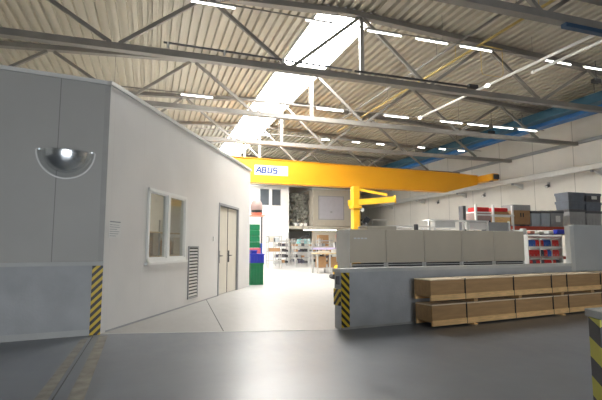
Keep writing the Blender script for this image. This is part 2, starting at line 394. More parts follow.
# convex mirror on the office front wall (lower half of a dome)
mc = A + LD*.66 + LNn*0
mr = empty('convex_mirror', (mc.x, mc.y, 3.12), 'silver half dome convex safety mirror high on the grey office front wall', 'mirror', rz=math.atan2(-LD.y, -LD.x))
def half_dome(r, depth, zs, n=24, m=12, inner=None):
    mb = MB(); rows = []
    for j in range(m+1):
        t = math.pi/2 * j/m                      # 0 at the rim (wall), pi/2 at the apex line
        row = []
        for i in range(n+1):
            ph = math.pi*i/n
            x = -r*math.cos(ph); z = -zs*math.sin(ph)
            row.append(mb.bm.verts.new((x*math.cos(t), -depth*math.sin(t)-.004, z*math.cos(t))))
        rows.append(row)
    for j in range(m):
        for i in range(n):
            try: mb.bm.faces.new((rows[j][i], rows[j][i+1], rows[j+1][i+1], rows[j+1][i]))
            except ValueError: pass
    bmesh.ops.remove_doubles(mb.bm, verts=mb.bm.verts, dist=1e-5)
    return mb
half_dome(.44, .30, .46).build('mirror_shell', M['dome'], mr, smooth=True)
half_dome(.36, .22, .37).build('mirror_face', M['chrome'], mr, smooth=True)
rim = MB(); n = 30
for i in range(n):
    p = lambda k: (-.45*math.cos(math.pi*k/n), -.012, -.47*math.sin(math.pi*k/n))
    rim.bar(p(i), p(i+1), .022, .018, up=(0, 1, 0))
rim.build('rim', M['pale_steel'], mr)
MB().box(-.45, .45, -.02, -.004, -.008, .014).build('top_strip', M['pale_steel'], mr)
for sx in (-.40, .40): MB().cyl((sx, -.002, .0), (sx, -.05, .0), .018).build('fixing_screw', M['chrome'], mr)

# ------------------------------------------------------------ low wall on the right
TH = .24
def wslab(s0, s1, z0, z1, o0=0., o1=TH):
    a, b = W0+WD*s0+WN*o0, W0+WD*s1+WN*o0; c, d = W0+WD*s1+WN*o1, W0+WD*s0+WN*o1
    return MB().poly([(p.x, p.y, z0) for p in (a, b, c, d)], (0, 0, z1-z0))
struct(wslab(0, 6.48, 0, 1.02).build('wall_low', M['concrete']))
struct(wslab(-.03, 6.48, 1.02, 1.085, -.03, TH+.03).build('trim_6', M['coping']))
struct(wslab(0.0, 2.2, 0, .035, -.03, -.0005).build('baseboard_low_wall', M['baseline']))
struct(wslab(6.58, 12.5, 0, 1.98, .0, .10).build('wall_partition', mat('partition_grey', (.50, .51, .50), .6, 0, .05, 1.5)))
struct(wslab(6.48, 6.64, 0, 2.0, -.015, .115).build('trim_7', M['pale_steel']))
struct(wslab(6.64, 12.5, 1.98, 2.03, -.03, .13).build('trim_8', M['coping']))
guard('corner_guard', W0-WN*0, WD, .17, .002, 1.015, -WN, M['haz_down'], 'black and yellow striped guard strip on the front corner of the low grey wall')
sg = MB(); a = W0 - WD*.001
sg.poly([(p.x, p.y, .42) for p in (a, a+WN*TH*.95, a+WN*TH*.95-WD*.035, a-WD*.035)], (0, 0, .30))
tag(sg.build('bump_guard', M['haz_side'], bevel=.01), 'short yellow and black bumper on the end face of the low grey wall', 'bumper')
tag(MB().box(W0.x-.045, W0.x-.002, W0.y+.06, W0.y+.14, .80, .95).build('switch_box', M['darkgrey'], bevel=.005), 'small dark box fixed under the coping on the low wall end', 'box')
# near wall end, bottom right
N0 = Vector((2.72, 2.15, 0)); N1 = Vector((2.79, 2.29, 0))
mb = MB(); mb.poly([N0, N0+Vector((1.8, .1, 0)), N1+Vector((1.8, .1, 0)), N1], (0, 0, 1.04)); struct(mb.build('wall_near', M['grey']))
mb = MB(); mb.poly([N0+Vector((-.015, -.02, 1.04)), N0+Vector((1.8, .08, 1.04)), N1+Vector((1.8, .12, 1.04)), N1+Vector((-.015, .02, 1.04))], (0, 0, .045)); struct(mb.build('trim_9', M['coping']))
nd_ = (N1-N0).normalized()
guard('corner_guard', N0, nd_, (N1-N0).length*.95, .002, 1.035, (-nd_.y, nd_.x, 0), M['haz_big'], 'broad black and yellow striped guard on the wall end nearest the camera')

# ------------------------------------------------------------ long crates
cd = Vector((1, .14, 0)).normalized(); cr = math.atan2(.14, 1)
def crate(z, x0, L, label, lidded):
    root = empty('long_crate', (x0, 7.2+(x0-4.92)*.14, z), label, 'crate', rz=cr)
    D = .45; root.scale.z = 1.04
    MB().box(.015, L-.015, .015, D-.01, .06, .355).build('crate_body', M['crate'], root, bevel=.004)
    MB().box(0, L, 0, D, .355, .375).build('lid', M['cratetop'], root, bevel=.003)
    for y0 in (0, D-.03): MB().box(0, L, y0-.006, y0+.03, .0, .10).build('base_batten', M['rail'], root, bevel=.003)
    e = MB(); e.box(0, .015, 0, D, .086, .355); e.build('end_board', M['crate'], root)
    for x in (.86, 2.22, 3.42, 3.95, 5.2):
        MB().box(x, x+.012, -.010, D+.004, -.002, .379).build('strap', M['dark'], root)
    if lidded:
        for x in (1.08, 2.35, 3.72, 4.8): MB().box(x, x+.10, -.01, D, -.0605, -.004).build('bearer', M['crate'], root, bevel=.003)
    return root
crate(.036, 4.94, 6.2, 'long brown strapped crate lying directly on the grey floor, under the other crate', 0)
crate(.4945, 4.92, 6.2, 'long brown strapped crate on top of the other crate before the low wall', 1)
for i, s in enumerate((1.0, 3.65, 5.4)):
    p = Vector((4.94, 7.204, 0)) + cd*s
    tag(MB().box(p.x, p.x+.1, p.y-.05, p.y+.44, .001, .033, rz=cr, piv=(p.x, p.y, 0)).build('wooden_bearer', M['rail'], bevel=.003), ('short pale wooden bearer under the lower crate near its left end', 'short pale wooden bearer under the middle of the lower crate', 'short pale wooden bearer under the lower crate at the right frame edge')[i], 'bearer')

# ------------------------------------------------------------ steel cabinets behind the low wall
xs = [4.14, 5.03, 6.02, 7.05, 8.0, 8.94]
labs = ['grey steel cabinet with a small nameplate row, leftmost behind the low wall', 'grey steel cabinet second from the left, right of the nameplate cabinet', 'middle grey steel cabinet of the five behind the low wall', 'grey steel cabinet second from the right, under the white roll stand', 'rightmost grey steel cabinet beside the rack of red and blue bins']
for i in range(5):
    r = empty('steel_cabinet', (xs[i], 9.0, 0), labs[i], 'cabinet', group='steel cabinets behind the low wall')
    w = xs[i+1]-xs[i]-.012
    MB().box(0, w, .02, .72, .0, 1.05).build('plinth', M['pale_steel'], r)
    MB().box(.0, w, 0, .75, 1.135, 1.87).build('body', M['steelpanel'], r, bevel=.012)
    for a in (.0, w-.05): MB().box(a, a+.05, .03, .7, 1.05, 1.135).build('foot', M['pale_steel'], r)
    MB().box(.055, w-.055, .015, .03, 1.051, 1.13).build('slot', M['dark'], r)
    MB().box(.05, w-.05, .002, .012, 1.082, 1.10).build('slot_bar', M['pale_steel'], r)
    MB().box(.03, .042, -.008, -.0005, 1.15, 1.83).build('edge_fold', M['steelpanel'], r)
    if i == 0:
        for k in range(4): MB().box(.09+k*.085, .15+k*.085, -.006, -.0005, 1.655, 1.685).build('nameplate', M['signwhite'], r)
        MB().box(-.012, -.001, .02, .74, 1.14, 1.86).build('side_cover', M['pale_steel'], r)
tag(MB().box(4.62, 5.35, 9.1, 9.6, 1.872, 1.955).build('flat_box', M['steelpanel'], bevel=.01), 'flat brown-grey box lying on top of the two leftmost cabinets', 'box')
mo = empty('monitor', (4.72, 9.4, 1.956), 'small tilted black monitor standing on the flat box', 'monitor')
MB().box(-.09, .09, -.06, .06, 0, .015).build('base', M['pale_steel'], mo)
MB().bar((0, 0, .012), (.02, 0, .12), .03).build('stand', M['pale_steel'], mo)
MB().bar((-.03, 0, .06), (.06, -.02, .20), .13, .02, up=(0, 1, 0)).build('screen', M['dark'], mo)
rr = empty('hand_rail', (4.95, 9.5, 1.956), 'thin pale rail frame on the flat box beside the monitor', 'rail')
q = MB(); q.cyl((0, 0, 0), (0, 0, .16), .006, n=6); q.cyl((.38, 0, 0), (.38, 0, .16), .006, n=6); q.cyl((0, 0, .16), (.38, 0, .16), .006, n=6); q.build('tube', M['pale_steel'], rr)
tag(MB().box(6.0, 6.06, 9.3, 9.4, 1.872, 2.02).build('post_stub', M['darkgrey'], bevel=.004), 'short dark post on the third cabinet from the left', 'post')

# ------------------------------------------------------------ hall shell
m_right = panel_mat('hall_panel_right', (.76, .74, .69), (0, 1, 0), 2.9, .9, .5, .55, .04)
struct(MB().box(XR, XR+.2, -12, YB, 0, 9.0).build('wall_right', m_right))
struct(MB().box(XR-.16, XR-.001, -12, YB-.01, 7.32, 7.5).build('trim_10', M['grey']))
struct(MB().box(-15.2, -15, -12, YB, 0, 9.0).build('wall_left', M['white']))
m_back = panel_mat('hall_panel_back', (.70, .69, .66), (1, 0, 0), 1.2, 0, .5, .8, .02)
struct(MB().box(-15, XR, YB, YB+.2, 0, 10).build('wall_back', m_back))
# rear wall of the front bay with an open loading gate
mb = MB(); mb.box(-15, -3, -12.2, -12, 0, 10); mb.box(7, XR, -12.2, -12, 0, 10); mb.box(-3, 7, -12.2, -12, 5.2, 10)
struct(mb.build('wall_front', M['grey']))
# white block building at the back left with window
mb = MB()
wx0, wxm0, wxm1, wx1, wz0, wz1 = 9.42, 10.32, 10.55, 11.42, 5.22, 6.75
mb.box(3.6, wx0, 40, 40.2, 0, 9.6); mb.box(wx1, 12.2, 40, 40.2, 0, 9.6); mb.box(wx0, wx1, 40, 40.2, 0, wz0); mb.box(wx0, wx1, 40, 40.2, wz1, 9.6)
mb.box(12.0, 12.2, 40.2, YB, 0, 9.6)
struct(mb.build('wall_back_left', M['white']))
wf = MB(); wf.box(wx0-.04, wx1+.04, 39.95, 40.02, wz0-.08, wz0); wf.box(wx0-.04, wx1+.04, 39.95, 40.02, wz1, wz1+.06); wf.box(wxm0, wxm1, 39.95, 40.1, wz0, wz1)
wf = struct(wf.build('window_2', M['frame']))
for a, b in ((wx0, wxm0), (wxm1, wx1)):
    s_ = MB(); s_.box(a, a+.05, 40.04, 40.12, wz0, wz1); s_.box(b-.05, b, 40.04, 40.12, wz0, wz1); s_.box(a+.05, b-.05, 40.04, 40.12, wz0, wz0+.05); s_.box(a+.05, b-.05, 40.04, 40.12, wz1-.05, wz1)
    s_ = s_.build('sash', M['grey'], wf)
    MB().box(a+.05, b-.05, 40.07, 40.09, wz0+.05, wz1-.05).build('pane', M['darkpane'], s_)

# roof deck: trapezoidal sheet, ribs along Y, shallow ridge at the skylight
def dz(x): return 9.80 - .052*abs(x-6.4)
def deck(x0, x1, y0, y1, name):
    p = .33; prof = [(0, 0), (.14, 0), (.16, .14), (.31, .14), (.33, 0)]
    pts = []; x = x0
    while x < x1-.001:
        for a, h in prof[:-1]:
            xx = min(x+a, x1); pts.append((xx, dz(xx)+h))
        x += p
    pts.append((x1, dz(x1)))
    mb = MB(); prev = None
    for xx, zz in pts:
        v = (mb.bm.verts.new((xx, y0, zz)), mb.bm.verts.new((xx, y1, zz)))
        if prev and abs(prev[0].co.x-v[0].co.x)+abs(prev[0].co.z-v[0].co.z) > 1e-4: mb.bm.faces.new((prev[0], prev[1], v[1], v[0]))
        elif prev: continue
        prev = v
    o = mb.build(name, M['deck']); s = o.modifiers.new('s', 'SOLIDIFY'); s.thickness = .01
    return struct(o)
SX0, SX1, SY0, SY1 = 5.38, 7.46, 13.9, 46.9
deck(-15, SX0, -12, YB, 'ceiling')
deck(SX1, XR, -12, YB, 'ceiling')
deck(SX0, SX1, -12, SY0, 'ceiling')
# skylight: ridge glazing with thin bars
gl = MB(); gl.box(SX0, SX1, SY0, SY1, 9.92, 9.95)
gl = struct(gl.build('window_3', M['sky']))
kb = MB(); kb.box(SX0-.03, SX0, SY0, SY1, 9.68, 9.95); kb.box(SX1, SX1+.03, SY0, SY1, 9.68, 9.95); kb.box(SX0, SX1, SY0-.03, SY0, 9.68, 9.95)
kb.build('kerb', M['white'], gl)
for i in range(12):
    y = SY0+1.3+i*2.6; MB().box(SX0, SX1, y, y+.05, 9.86, 9.915).build('glazing_bar', M['white'], gl)

# roof trusses
def truss(y, zb, label, x0=-12.0, x1=XR-.05, m=None):
    m = m or M['steel']
    r = empty('roof_truss', (0, y, 0), label, 'roof truss', group='steel roof trusses across the hall')
    ch = .26
    MB().box(x0, x1, -.12, .12, zb, zb+.20).build('bottom_chord', m, r)
    tc = MB()
    for a, b in ((x0, 6.4), (6.4, x1)):
        tc.poly([(a, -.13, dz(a)-.22), (b, -.13, dz(b)-.22), (b, -.13, dz(b)-.03), (a, -.13, dz(a)-.03)], (0, .26, 0))
    tc.build('top_chord', m, r)
    tops = [6.87+5.38*k for k in range(-3, 4)]; bots = [4.2+5.36*k for k in range(-3, 4)]
    for t in tops:
        for b in bots:
            if abs(t-b) < 3 and x0 < min(t, b) and max(t, b) < x1:
                sgn = 1 if b > t else -1
                MB().bar((t+sgn*.12, 0, dz(t)-.25), (b-sgn*.12, 0, zb+.22), .11, .11).build('diagonal', m, r)
    MB().box(6.80, 6.94, -.07, .07, zb+.22, dz(6.87)-.2).build('post', m, r)
    return r
tl = ['grey roof truss nearest the camera, cut off by the top right of the photo', 'dark roof truss crossing the full width above the office block', 'roof truss next behind the full width one, ending at the right wall', 'third visible roof truss, above the yellow crane girder', 'pale roof truss just behind the yellow crane girder', 'faint roof truss far behind the crane, second from the end', 'furthest roof truss, glimpsed above the grey cabin']
ty = [8.6, 13.8, 19.0, 24.0, 29.4, 34.6, 39.7]
tz = [7.36, 7.23, 7.2, 7.12, 7.1, 7.05, 7.0]
for i in range(7):
    truss(ty[i], tz[i], tl[i], x1=XR-.2 if i < 6 else 22.9)

# lamp rows
def lamp_row(y, z, tubes, xa, xb, label, trackw=.03, hang=None):
    r = empty('lamp_track', (0, y, z), label, 'lamp track')
    MB().box(xa, xb, -trackw/2, trackw/2, .075, .11).build('track', M['steel'], r)
    for x in [xa+.5+k*4.0 for k in range(int((xb-xa-.5)/4)+1)]:
        top = dz(x) if hang is None else hang
        MB().cyl((x, 0, .11), (x, 0, top-z-.02), .008, n=6).build('hanger', M['steel'], r)
    return r
def tube_lamp(x0, x1, y, z, label, grp):
    l = empty('fluorescent_lamp', (x0, y, z), label, 'lamp', group=grp)
    MB().box(0, x1-x0, -.035, .035, .03, .074).build('housing', M['lampbody'], l, bevel=.005)
    for a in (.2, x1-x0-.2): MB().box(a, a+.02, .0155, .03, .0735, .11).build('hanger', M['steel'], l)
    MB().cyl((.02, 0, .005), (x1-x0-.02, 0, .005), .017, n=10).build('tube', M['tube'], l, smooth=True)
    for a in (0, x1-x0-.02): MB().box(a, a+.02, -.03, .03, -.02, .03).build('end_cap', M['lampbody'], l)
L1 = lamp_row(12.75, 8.55, None, -3, 19.5, 'nearest thin lamp track hanging in front of the dark full width truss')
for i, (a, b) in enumerate([(.9, 2.2), (4.4, 5.3), (6.55, 7.85), (8.4, 9.7), (10.2, 11.6), (14.1, 15.4), (16.05, 17.5)]):
    tube_lamp(a, b, 12.75, 8.55, ('lit tube lamp at the top edge of the photo, leftmost of the front row', 'lit tube lamp in the front row before the bright skylight', 'lit tube lamp just right of the skylight in the front row', 'lit tube lamp second right of the skylight in the front row', 'lit tube lamp third right of the skylight in the front row', 'lit tube lamp before last on the right of the front row', 'lit tube lamp at the right frame edge, last of the front row')[i], 'tube lamps of the front row')
L2 = lamp_row(18.4, 7.62, None, -2, 20, 'lamp track along the second truss, behind the front lamp row', hang=None)
for i, (a, b) in enumerate([(1.0, 2.3), (6.9, 8.2), (10.3, 11.6), (13.4, 14.7), (15.0, 16.3), (16.6, 17.9), (18.2, 19.5)]):
    tube_lamp(a, b, 18.4, 7.62, ('lit tube lamp of the middle row left of the skylight', 'lit tube lamp of the middle row under the skylight edge', 'lit tube lamp of the middle row next right of the skylight', 'lit tube lamp of the middle row left of the blue ducts', 'lit tube lamp of the middle row, third from its right end', 'lit tube lamp of the middle row, second from its right end', 'lit tube lamp at the right end of the middle row')[i], 'tube lamps of the middle row')
L3 = lamp_row(23.3, 7.48, None, 2, 20, 'third lamp track, low above the crane girder')
for i, (a, b) in enumerate([(5.4, 6.0), (9.0, 9.5), (10.9, 11.4), (12.5, 13.0), (15.3, 15.8), (16.8, 17.3), (18.2, 18.7)]):
    tube_lamp(a, b, 23.3, 7.48, ('lit tube lamp of the far row at the skylight', 'lit tube lamp of the far row right of the skylight', 'lit tube lamp of the far row, third from the left', 'lit tube lamp of the far row, middle one', 'lit tube lamp of the far row, third from the right', 'lit tube lamp of the far row, second from the right', 'lit tube lamp of the far row, rightmost')[i], 'tube lamps of the far row')
# conduit and cable chain on the full width truss
cc = empty('cable_conduit', (0, 13.6, 7.49), 'dark cable conduit on brackets along the full width truss', 'conduit')
MB().bar((.2, 0, 0.10), (6.4, 0, 0.02), .05).build('conduit', M['darkgrey'], cc)
for x in (.3, 2.0, 3.9): MB().box(x, x+.05, -.03, .03, -.055, .12).build('hanger_bracket', M['pale_steel'], cc)
dc = empty('drag_cable', (0, 13.6, 7.455), 'dark drag cable with end box on the right of the full width truss', 'cable')
MB().bar((6.5, 0, .04), (11.4, 0, .03), .06).build('cable_bar', M['dark'], dc)
MB().box(11.2, 11.6, -.08, .08, -.02, .12).build('end_box', M['dark'], dc, bevel=.01)
# yellow and grey pipes below the deck
for nm, x, m, lb, y0, y1 in (('gas_pipe', 11.15, M['yellowpipe'], 'yellow pipe running lengthwise under the roof deck', 9.2, 26), ('grey_pipe', 10.28, M['steel'], 'grey pipe running lengthwise under the roof beside the yellow pipe', 9.2, 25)):
    r = empty(nm, (x, y0, 8.78), lb, 'pipe')
    MB().cyl((0, 0, 0), (0, y1-y0, 0), .045).build('pipe_run', m, r, smooth=True)
    for yy in range(1, int(y1-y0), 4): MB().cyl((0, yy, .04), (0, yy, dz(x)-8.78-.02), .012, n=6).build('hanger', m, r)
# bright tubes resting on the trusses
for (x, y0, y1, lb) in ((12.15, 13.75, 18.2, 'long white tube slanting away behind the full width truss'), (12.15, 6.5, 13.6, 'long white tube before the full width truss at the upper right'), (12.75, 6.5, 12.0, 'second white tube beside the near long tube at the right edge')):
    r = empty('long_tube', (x, y0, 7.66), lb, 'tube')
    MB().cyl((0, .05, 0), (0, y1-y0, 0), .05).build('tube_body', M['steeltube'], r, smooth=True)
    MB().cyl((0, y1-y0, 0), (0, y1-y0+.1, 0), .065).build('end_cap', M['cap'] if x < 12.5 else M['white'], r)  # painted brightness: caps of plain tubes glow without being lamps
# yellow hose loop near the truss
hl = empty('air_hose', (12.05, 13.2, 8.0), 'thin yellow hose loop hanging near the drag cable box', 'hose')
q = MB(); pts = [(-.55, 0, 1.0), (-.55, 0, .0), (-.5, 0, -.15), (.35, 0, -.15), (.45, 0, 0), (.45, 0, .95)]
for a, b in zip(pts, pts[1:]): q.cyl(a, b, .012, n=6)
q.cyl((-.55, 0, 1.0), (.45, 0, .95), .03, n=6); q.build('hose', M['yellowpipe'], hl); MB().cyl((0, 0, .98), (0, 0, dz(12.05)-8.02), .01, n=6).build('hanger', M['steel'], hl)
# blue and teal ducts along the right
for nm, x, z, w, m, lb in (('blue_duct', 20.2, 8.15, .6, M['ductblue'], 'long blue duct under the roof along the right wall'), ('teal_duct', 19.5, 8.3, .6, M['teal'], 'dark teal duct running on the near side of the blue duct')):
    r = empty(nm, (x, 0, z), lb, 'duct')
    MB().box(-w/2, w/2, 9, 45, -.22, .22).build('duct_body', m, r, bevel=.02)
    for yy in range(10, 44, 5): MB().box(-.02, .02, yy, yy+.04, .2205, dz(x)-z-.02).build('hanger', M['steel'], r)
bt = empty('cable_tray', (10.1, 8.5, 7.2), 'short dark blue tray under the nearest truss at the top right', 'tray')
MB().box(0, 3.2, -.08, .08, .0, .11).build('tray', mat('tray_blue', (.02, .06, .12), .5), bt)
MB().box(1.0, 1.04, -.02, .02, .11, .14).build('hanger', M['steel'], bt)
ub = empty('roof_duct', (5.5, 8.0, 7.72), 'wide grey duct above the nearest truss chord in the top right corner', 'duct')
MB().box(0, 15, -.1, .1, 0, .32).build('duct_body', M['steel'], ub, bevel=.02)
for x in (1, 5, 9, 13): MB().box(x, x+.03, -.02, .02, .3205, dz(5.5+x)-7.74).build('hanger', M['steel'], ub)
# projector lamp by the right wall
fl_ = empty('flood_lamp', (17.3, 13.2, 8.2), 'small dark floodlight with cable under the truss at the right edge', 'floodlight')
MB().box(-.2, .15, -.1, .1, .0, .16).build('head', M['dark'], fl_, bevel=.01)
MB().cyl((0, 0, .15), (0, 0, .95), .015, n=6).build('hanger', M['darkgrey'], fl_)
f2 = empty('flood_lamp', (18.4, 20.5, 7.9), 'small dark floodlight near the right end of the middle lamp row', 'floodlight')
MB().box(-.2, .15, -.1, .1, .0, .16).build('head', M['dark'], f2, bevel=.01)
MB().cyl((0, 0, .15), (0, 0, dz(18.4)-7.95), .015, n=6).build('hanger', M['darkgrey'], f2)

# ------------------------------------------------------------ overhead crane
cr_ = empty('overhead_crane', (0, 26, 0), 'big yellow overhead crane girder spanning the hall with a white name sign', 'crane')
g = MB()
g.poly([(3.0, -.25, 5.28), (19.2, -.25, 5.20), (21.7, -.25, 5.78), (21.7, -.25, 6.40), (19.2, -.25, 6.50), (3.0, -.25, 6.70)], (0, .5, 0))
g.build('girder', M['orange'], cr_, bevel=.02)
fl2 = MB(); fl2.poly([(3.0, -.31, 6.70), (19.2, -.31, 6.50), (21.7, -.31, 6.40), (21.7, -.31, 6.43), (19.2, -.31, 6.53), (3.0, -.31, 6.73)], (0, .62, 0)); fl2.build('top_flange', M['orange'], cr_)
fl3 = MB(); fl3.poly([(3.0, -.31, 5.25), (19.2, -.31, 5.17), (19.2, -.31, 5.20), (3.0, -.31, 5.28)], (0, .62, 0)); fl3.build('bottom_flange', M['orange'], cr_)
MB().box(21.72, 22.2, -1.7, 1.8, 5.92, 6.38).build('end_carriage', M['orange'], cr_, bevel=.02)
MB().box(21.78, 22.14, -1.86, -1.7, 5.98, 6.3).build('buffer', M['dark'], cr_, bevel=.02)
for yy in (-1.3, 1.3): MB().cyl((21.85, yy, 6.02), (22.05, yy, 6.02), .15, n=20).build('wheel', M['darkgrey'], cr_)
nsg = MB().box(5.72, 7.78, -.27, -.252, 5.70, 6.28).build('name_sign', M['signwhite'], cr_)
def text(body, size, m, loc, parent, shear=0., bold=.0, name='lettering', sx=1.):
    cu = bpy.data.curves.new(name, 'FONT'); cu.body = body; cu.size = size; cu.shear = shear; cu.extrude = .004; cu.offset = bold; cu.space_character = 1.12
    t = bpy.data.objects.new(name, cu); C.objects.link(t)
    bpy.context.view_layer.update()
    me = bpy.data.meshes.new_from_object(t.evaluated_get(bpy.context.evaluated_depsgraph_get()))
    bpy.data.objects.remove(t); me.materials.clear(); me.materials.append(m)
    o = bpy.data.objects.new(name, me); C.objects.link(o); o.parent = parent; o.location = loc; o.rotation_euler = (R(90), 0, 0); o.scale = (sx, 1, 1)
    return o
GL = {'A': [((0, 0), (.5, 1)), ((.5, 1), (.62, 1)), ((.62, 1), (.75, 0)), ((.2, .32), (.7, .32))],
      'B': [((0, 0), (.12, 1)), ((.06, 1), (.62, 1)), ((0, .5), (.6, .5)), ((0, 0), (.55, 0)), ((.68, .93), (.62, .56)), ((.62, .44), (.56, .06))],
      'U': [((.12, 1), (.02, .1)), ((.02, 0), (.56, 0)), ((.72, 1), (.62, .08))],
      'S': [((.68, 1), (.12, 1)), ((.08, .95), (.03, .55)), ((.05, .5), (.6, .5)), ((.62, .45), (.58, .05)), ((-.02, 0), (.55, 0))]}
for k, c_ in enumerate('ABUS'):
    mb = MB(); ox = 5.82+k*.35
    for (x0, y0), (x1, y1) in GL[c_]:
        a_ = Vector((ox+x0*.36, -.275, 5.84+y0*.31)); b_ = Vector((ox+x1*.36, -.275, 5.84+y1*.31)); e_ = (b_-a_).normalized()*.025
        mb.bar(a_-e_, b_+e_, .085, .006, up=(0, 1, 0))
    mb.build('letter', M['signblue'], nsg)
for k in range(3): MB().box(7.32, 7.46+.05*(k == 2), -.276, -.271, 5.88+k*.11, 5.94+k*.11).build('sign_detail', M['signgrey'], nsg)
# runway rail on the right wall
rw = empty('crane_runway', (22.4, 0, 5.75), 'long grey crane runway beam bracketed along the right wall', 'runway beam')
MB().box(-.12, .12, 3, YB-.3, .12, .155).build('top_flange', M['pale_steel'], rw)
MB().box(-.12, .12, 3, YB-.3, -.17, -.14).build('bottom_flange', M['pale_steel'], rw)
MB().box(-.015, .015, 3, YB-.3, -.14, .12).build('web', M['pale_steel'], rw)
for yy in (12.0, 17.6, 23.2, 28.8, 34.4, 40.0):
    b = MB(); b.poly([(-.12, 0, -.17), (.79, 0, -.17), (.79, 0, -.55)], (0, .12, 0)); b.build('bracket', M['pale_steel'], rw).location.y = yy
    MB().box(-.1, .02, 0, .12, -.30, -.171).build('clamp', M['grey'], rw).location.y = yy
for i, yy in enumerate((15.6, 21.2, 26.8, 32.4)):
    w = empty('wall_lamp', (XR-.003, yy, 5.25), ('round grey lamp unit on the right wall above the dark container stack', 'round grey lamp unit on the right wall above the wooden crate', 'round grey lamp unit on the right wall under the crane end', 'round grey lamp unit on the right wall, furthest one')[i], 'lamp')
    MB().box(-.05, 0, -.08, .08, -.15, .15).build('backplate', M['grey'], w); MB().cyl((-.05, 0, -.05), (-.22, 0, -.12), .10, n=16).build('head', M['darkgrey'], w)
    MB().cyl((-.22, 0, -.12), (-.225, 0, -.122), .08, n=16).build('lens', M['white'], w)

# ------------------------------------------------------------ jib crane
jr = empty('jib_crane', (9.50, 20, 0), 'yellow pillar jib crane with short arm behind the steel cabinets', 'jib crane')
MB().box(-.3, .3, -.3, .3, 0, .03).build('base_plate', M['jib'], jr)
MB().box(-.17, .17, -.17, .17, .03, 4.40).build('column', M['jib'], jr, bevel=.02)
ax, ay = 1.55, -1.0
MB().bar((-.28, .2, 3.60), (ax+.05, ay, 3.74), .2, .28).build('arm', M['jib'], jr)
MB().bar((.15, 0, 4.28), (ax-.25, ay+.15, 3.96), .10, .12).build('tie_rod', M['jib'], jr)
MB().cyl((ax+.05, ay, 3.74), (ax+.11, ay-.04, 3.745), .19, n=16).build('end_plate', M['jib'], jr)
MB().box(-.24, .24, -.24, .24, 3.32, 3.46).build('lower_collar', M['jib'], jr, bevel=.02)
MB().box(.2, .38, -.2, 0, 3.18, 3.34).build('trolley', M['white'], jr, bevel=.02)
ch = MB()
for i in range(10): ch.box(.245, .315, -.14, -.06, 1.0+i*.19, 1.10+i*.19)
ch.box(.272, .288, -.11, -.09, 1.0, 3.17); ch.build('chain', M['dark'], jr)

# ------------------------------------------------------------ racks on the right
rk = empty('pallet_rack', (13.35, 16.0, 0), 'red beamed pallet rack carrying crates along the right behind the cabinets', 'rack')
for x in (0, .92, 1.98, 5.35):
    for yy in (0, .95): MB().box(x-.04, x+.04, yy, yy+.08, 0, 2.24 if x > 4 else 3.3).build('upright', M['white'] if x < 4 else M['redrack'], rk)
for z in (.9, 2.26):
    for a, b in ((.045, .875), (.965, 1.935), (2.025, 5.305)):
        for yy in (0, .95): MB().box(a, b, yy, yy+.05, z, z+.13).build('beam', M['redrack'], rk)
        MB().box(a, b, .05, .95, z+.05, z+.12).build('deck_board', M['crate'], rk)
MB().box(-.04, 2.02, -.03, -.0005, 2.82, 2.88).build('beam', M['white'], rk)
# goods on rack (x, w, z0, h, ...)
zr = 2.39
def tub(name, x, w, d, z, h, m, label, y=16.12, rim=None, lab=False, grp=None, taper=.03):
    r = empty(name, (x, y, z), label, 'container', group=grp)
    b = MB()
    b.poly([(taper, taper, 0), (w-taper, taper, 0), (w-taper, d-taper, 0), (taper, d-taper, 0)], (0, 0, .01))
    v = [b.bm.verts.new(p) for p in ((taper, taper, .01), (w-taper, taper, .01), (w-taper, d-taper, .01), (taper, d-taper, .01), (0, 0, h), (w, 0, h), (w, d, h), (0, d, h))]
    for i in range(4): b.bm.faces.new((v[i], v[(i+1) % 4], v[4+(i+1) % 4], v[4+i]))
    b.bm.faces.new(v[4:][::-1])
    rm = MB(); rm.box(-.015, w+.015, -.015, 0, h-.12, h); rm.box(-.015, w+.015, d, d+.015, h-.12, h); rm.box(-.015, 0, 0, d, h-.12, h); rm.box(w, w+.015, 0, d, h-.12, h)
    rm.build('rim', rim or m, r)
    for k in range(1, 5): b.box(w*k/5-.012, w*k/5+.012, -.004+taper*.3, taper+.01, .05, h-.12)
    b.build('tub_body', m, r)
    if lab: MB().box(w*.35, w*.7, -.02, -.0155+.003, h*.3, h*.68).build('label_plate', M['paper'], r)
    return r
tub('plastic_container', 16.50, .52, .6, zr, .72, M['contlight'], 'pale blue-grey container right of the wooden crate on the rack', rim=M['darkgrey'])
tub('plastic_container', 17.08, .52, .6, zr, .74, M['contlight'], 'pale blue-grey container in the middle of the rack end, left of the labelled one', rim=M['darkgrey'])
tub('plastic_container', 17.64, .78, .6, zr, .76, M['contgrey'], 'grey container with a white label plate at the rack end', rim=M['darkgrey'], lab=True)
wc = empty('wooden_crate', (15.47, 16.12, zr), 'upright wooden crate with a dark lid and black mark on the rack', 'crate')
MB().box(0, .95, 0, .7, .08, .72).build('crate_body', M['cardboard'], wc, bevel=.01)
MB().box(-.02, .97, -.02, .72, .72, .98).build('lid', M['contgrey'], wc, bevel=.01)
for x in (.08, .62): MB().box(x, x+.25, -.01, .7, 0, .08).build('skid', M['darkgrey'], wc)
MB().box(.38, .44, -.008, -.0005, .42, .6).build('painted_mark', M['dark'], wc); MB().box(.52, .58, -.008, -.0005, .42, .6).build('painted_mark', M['dark'], wc)
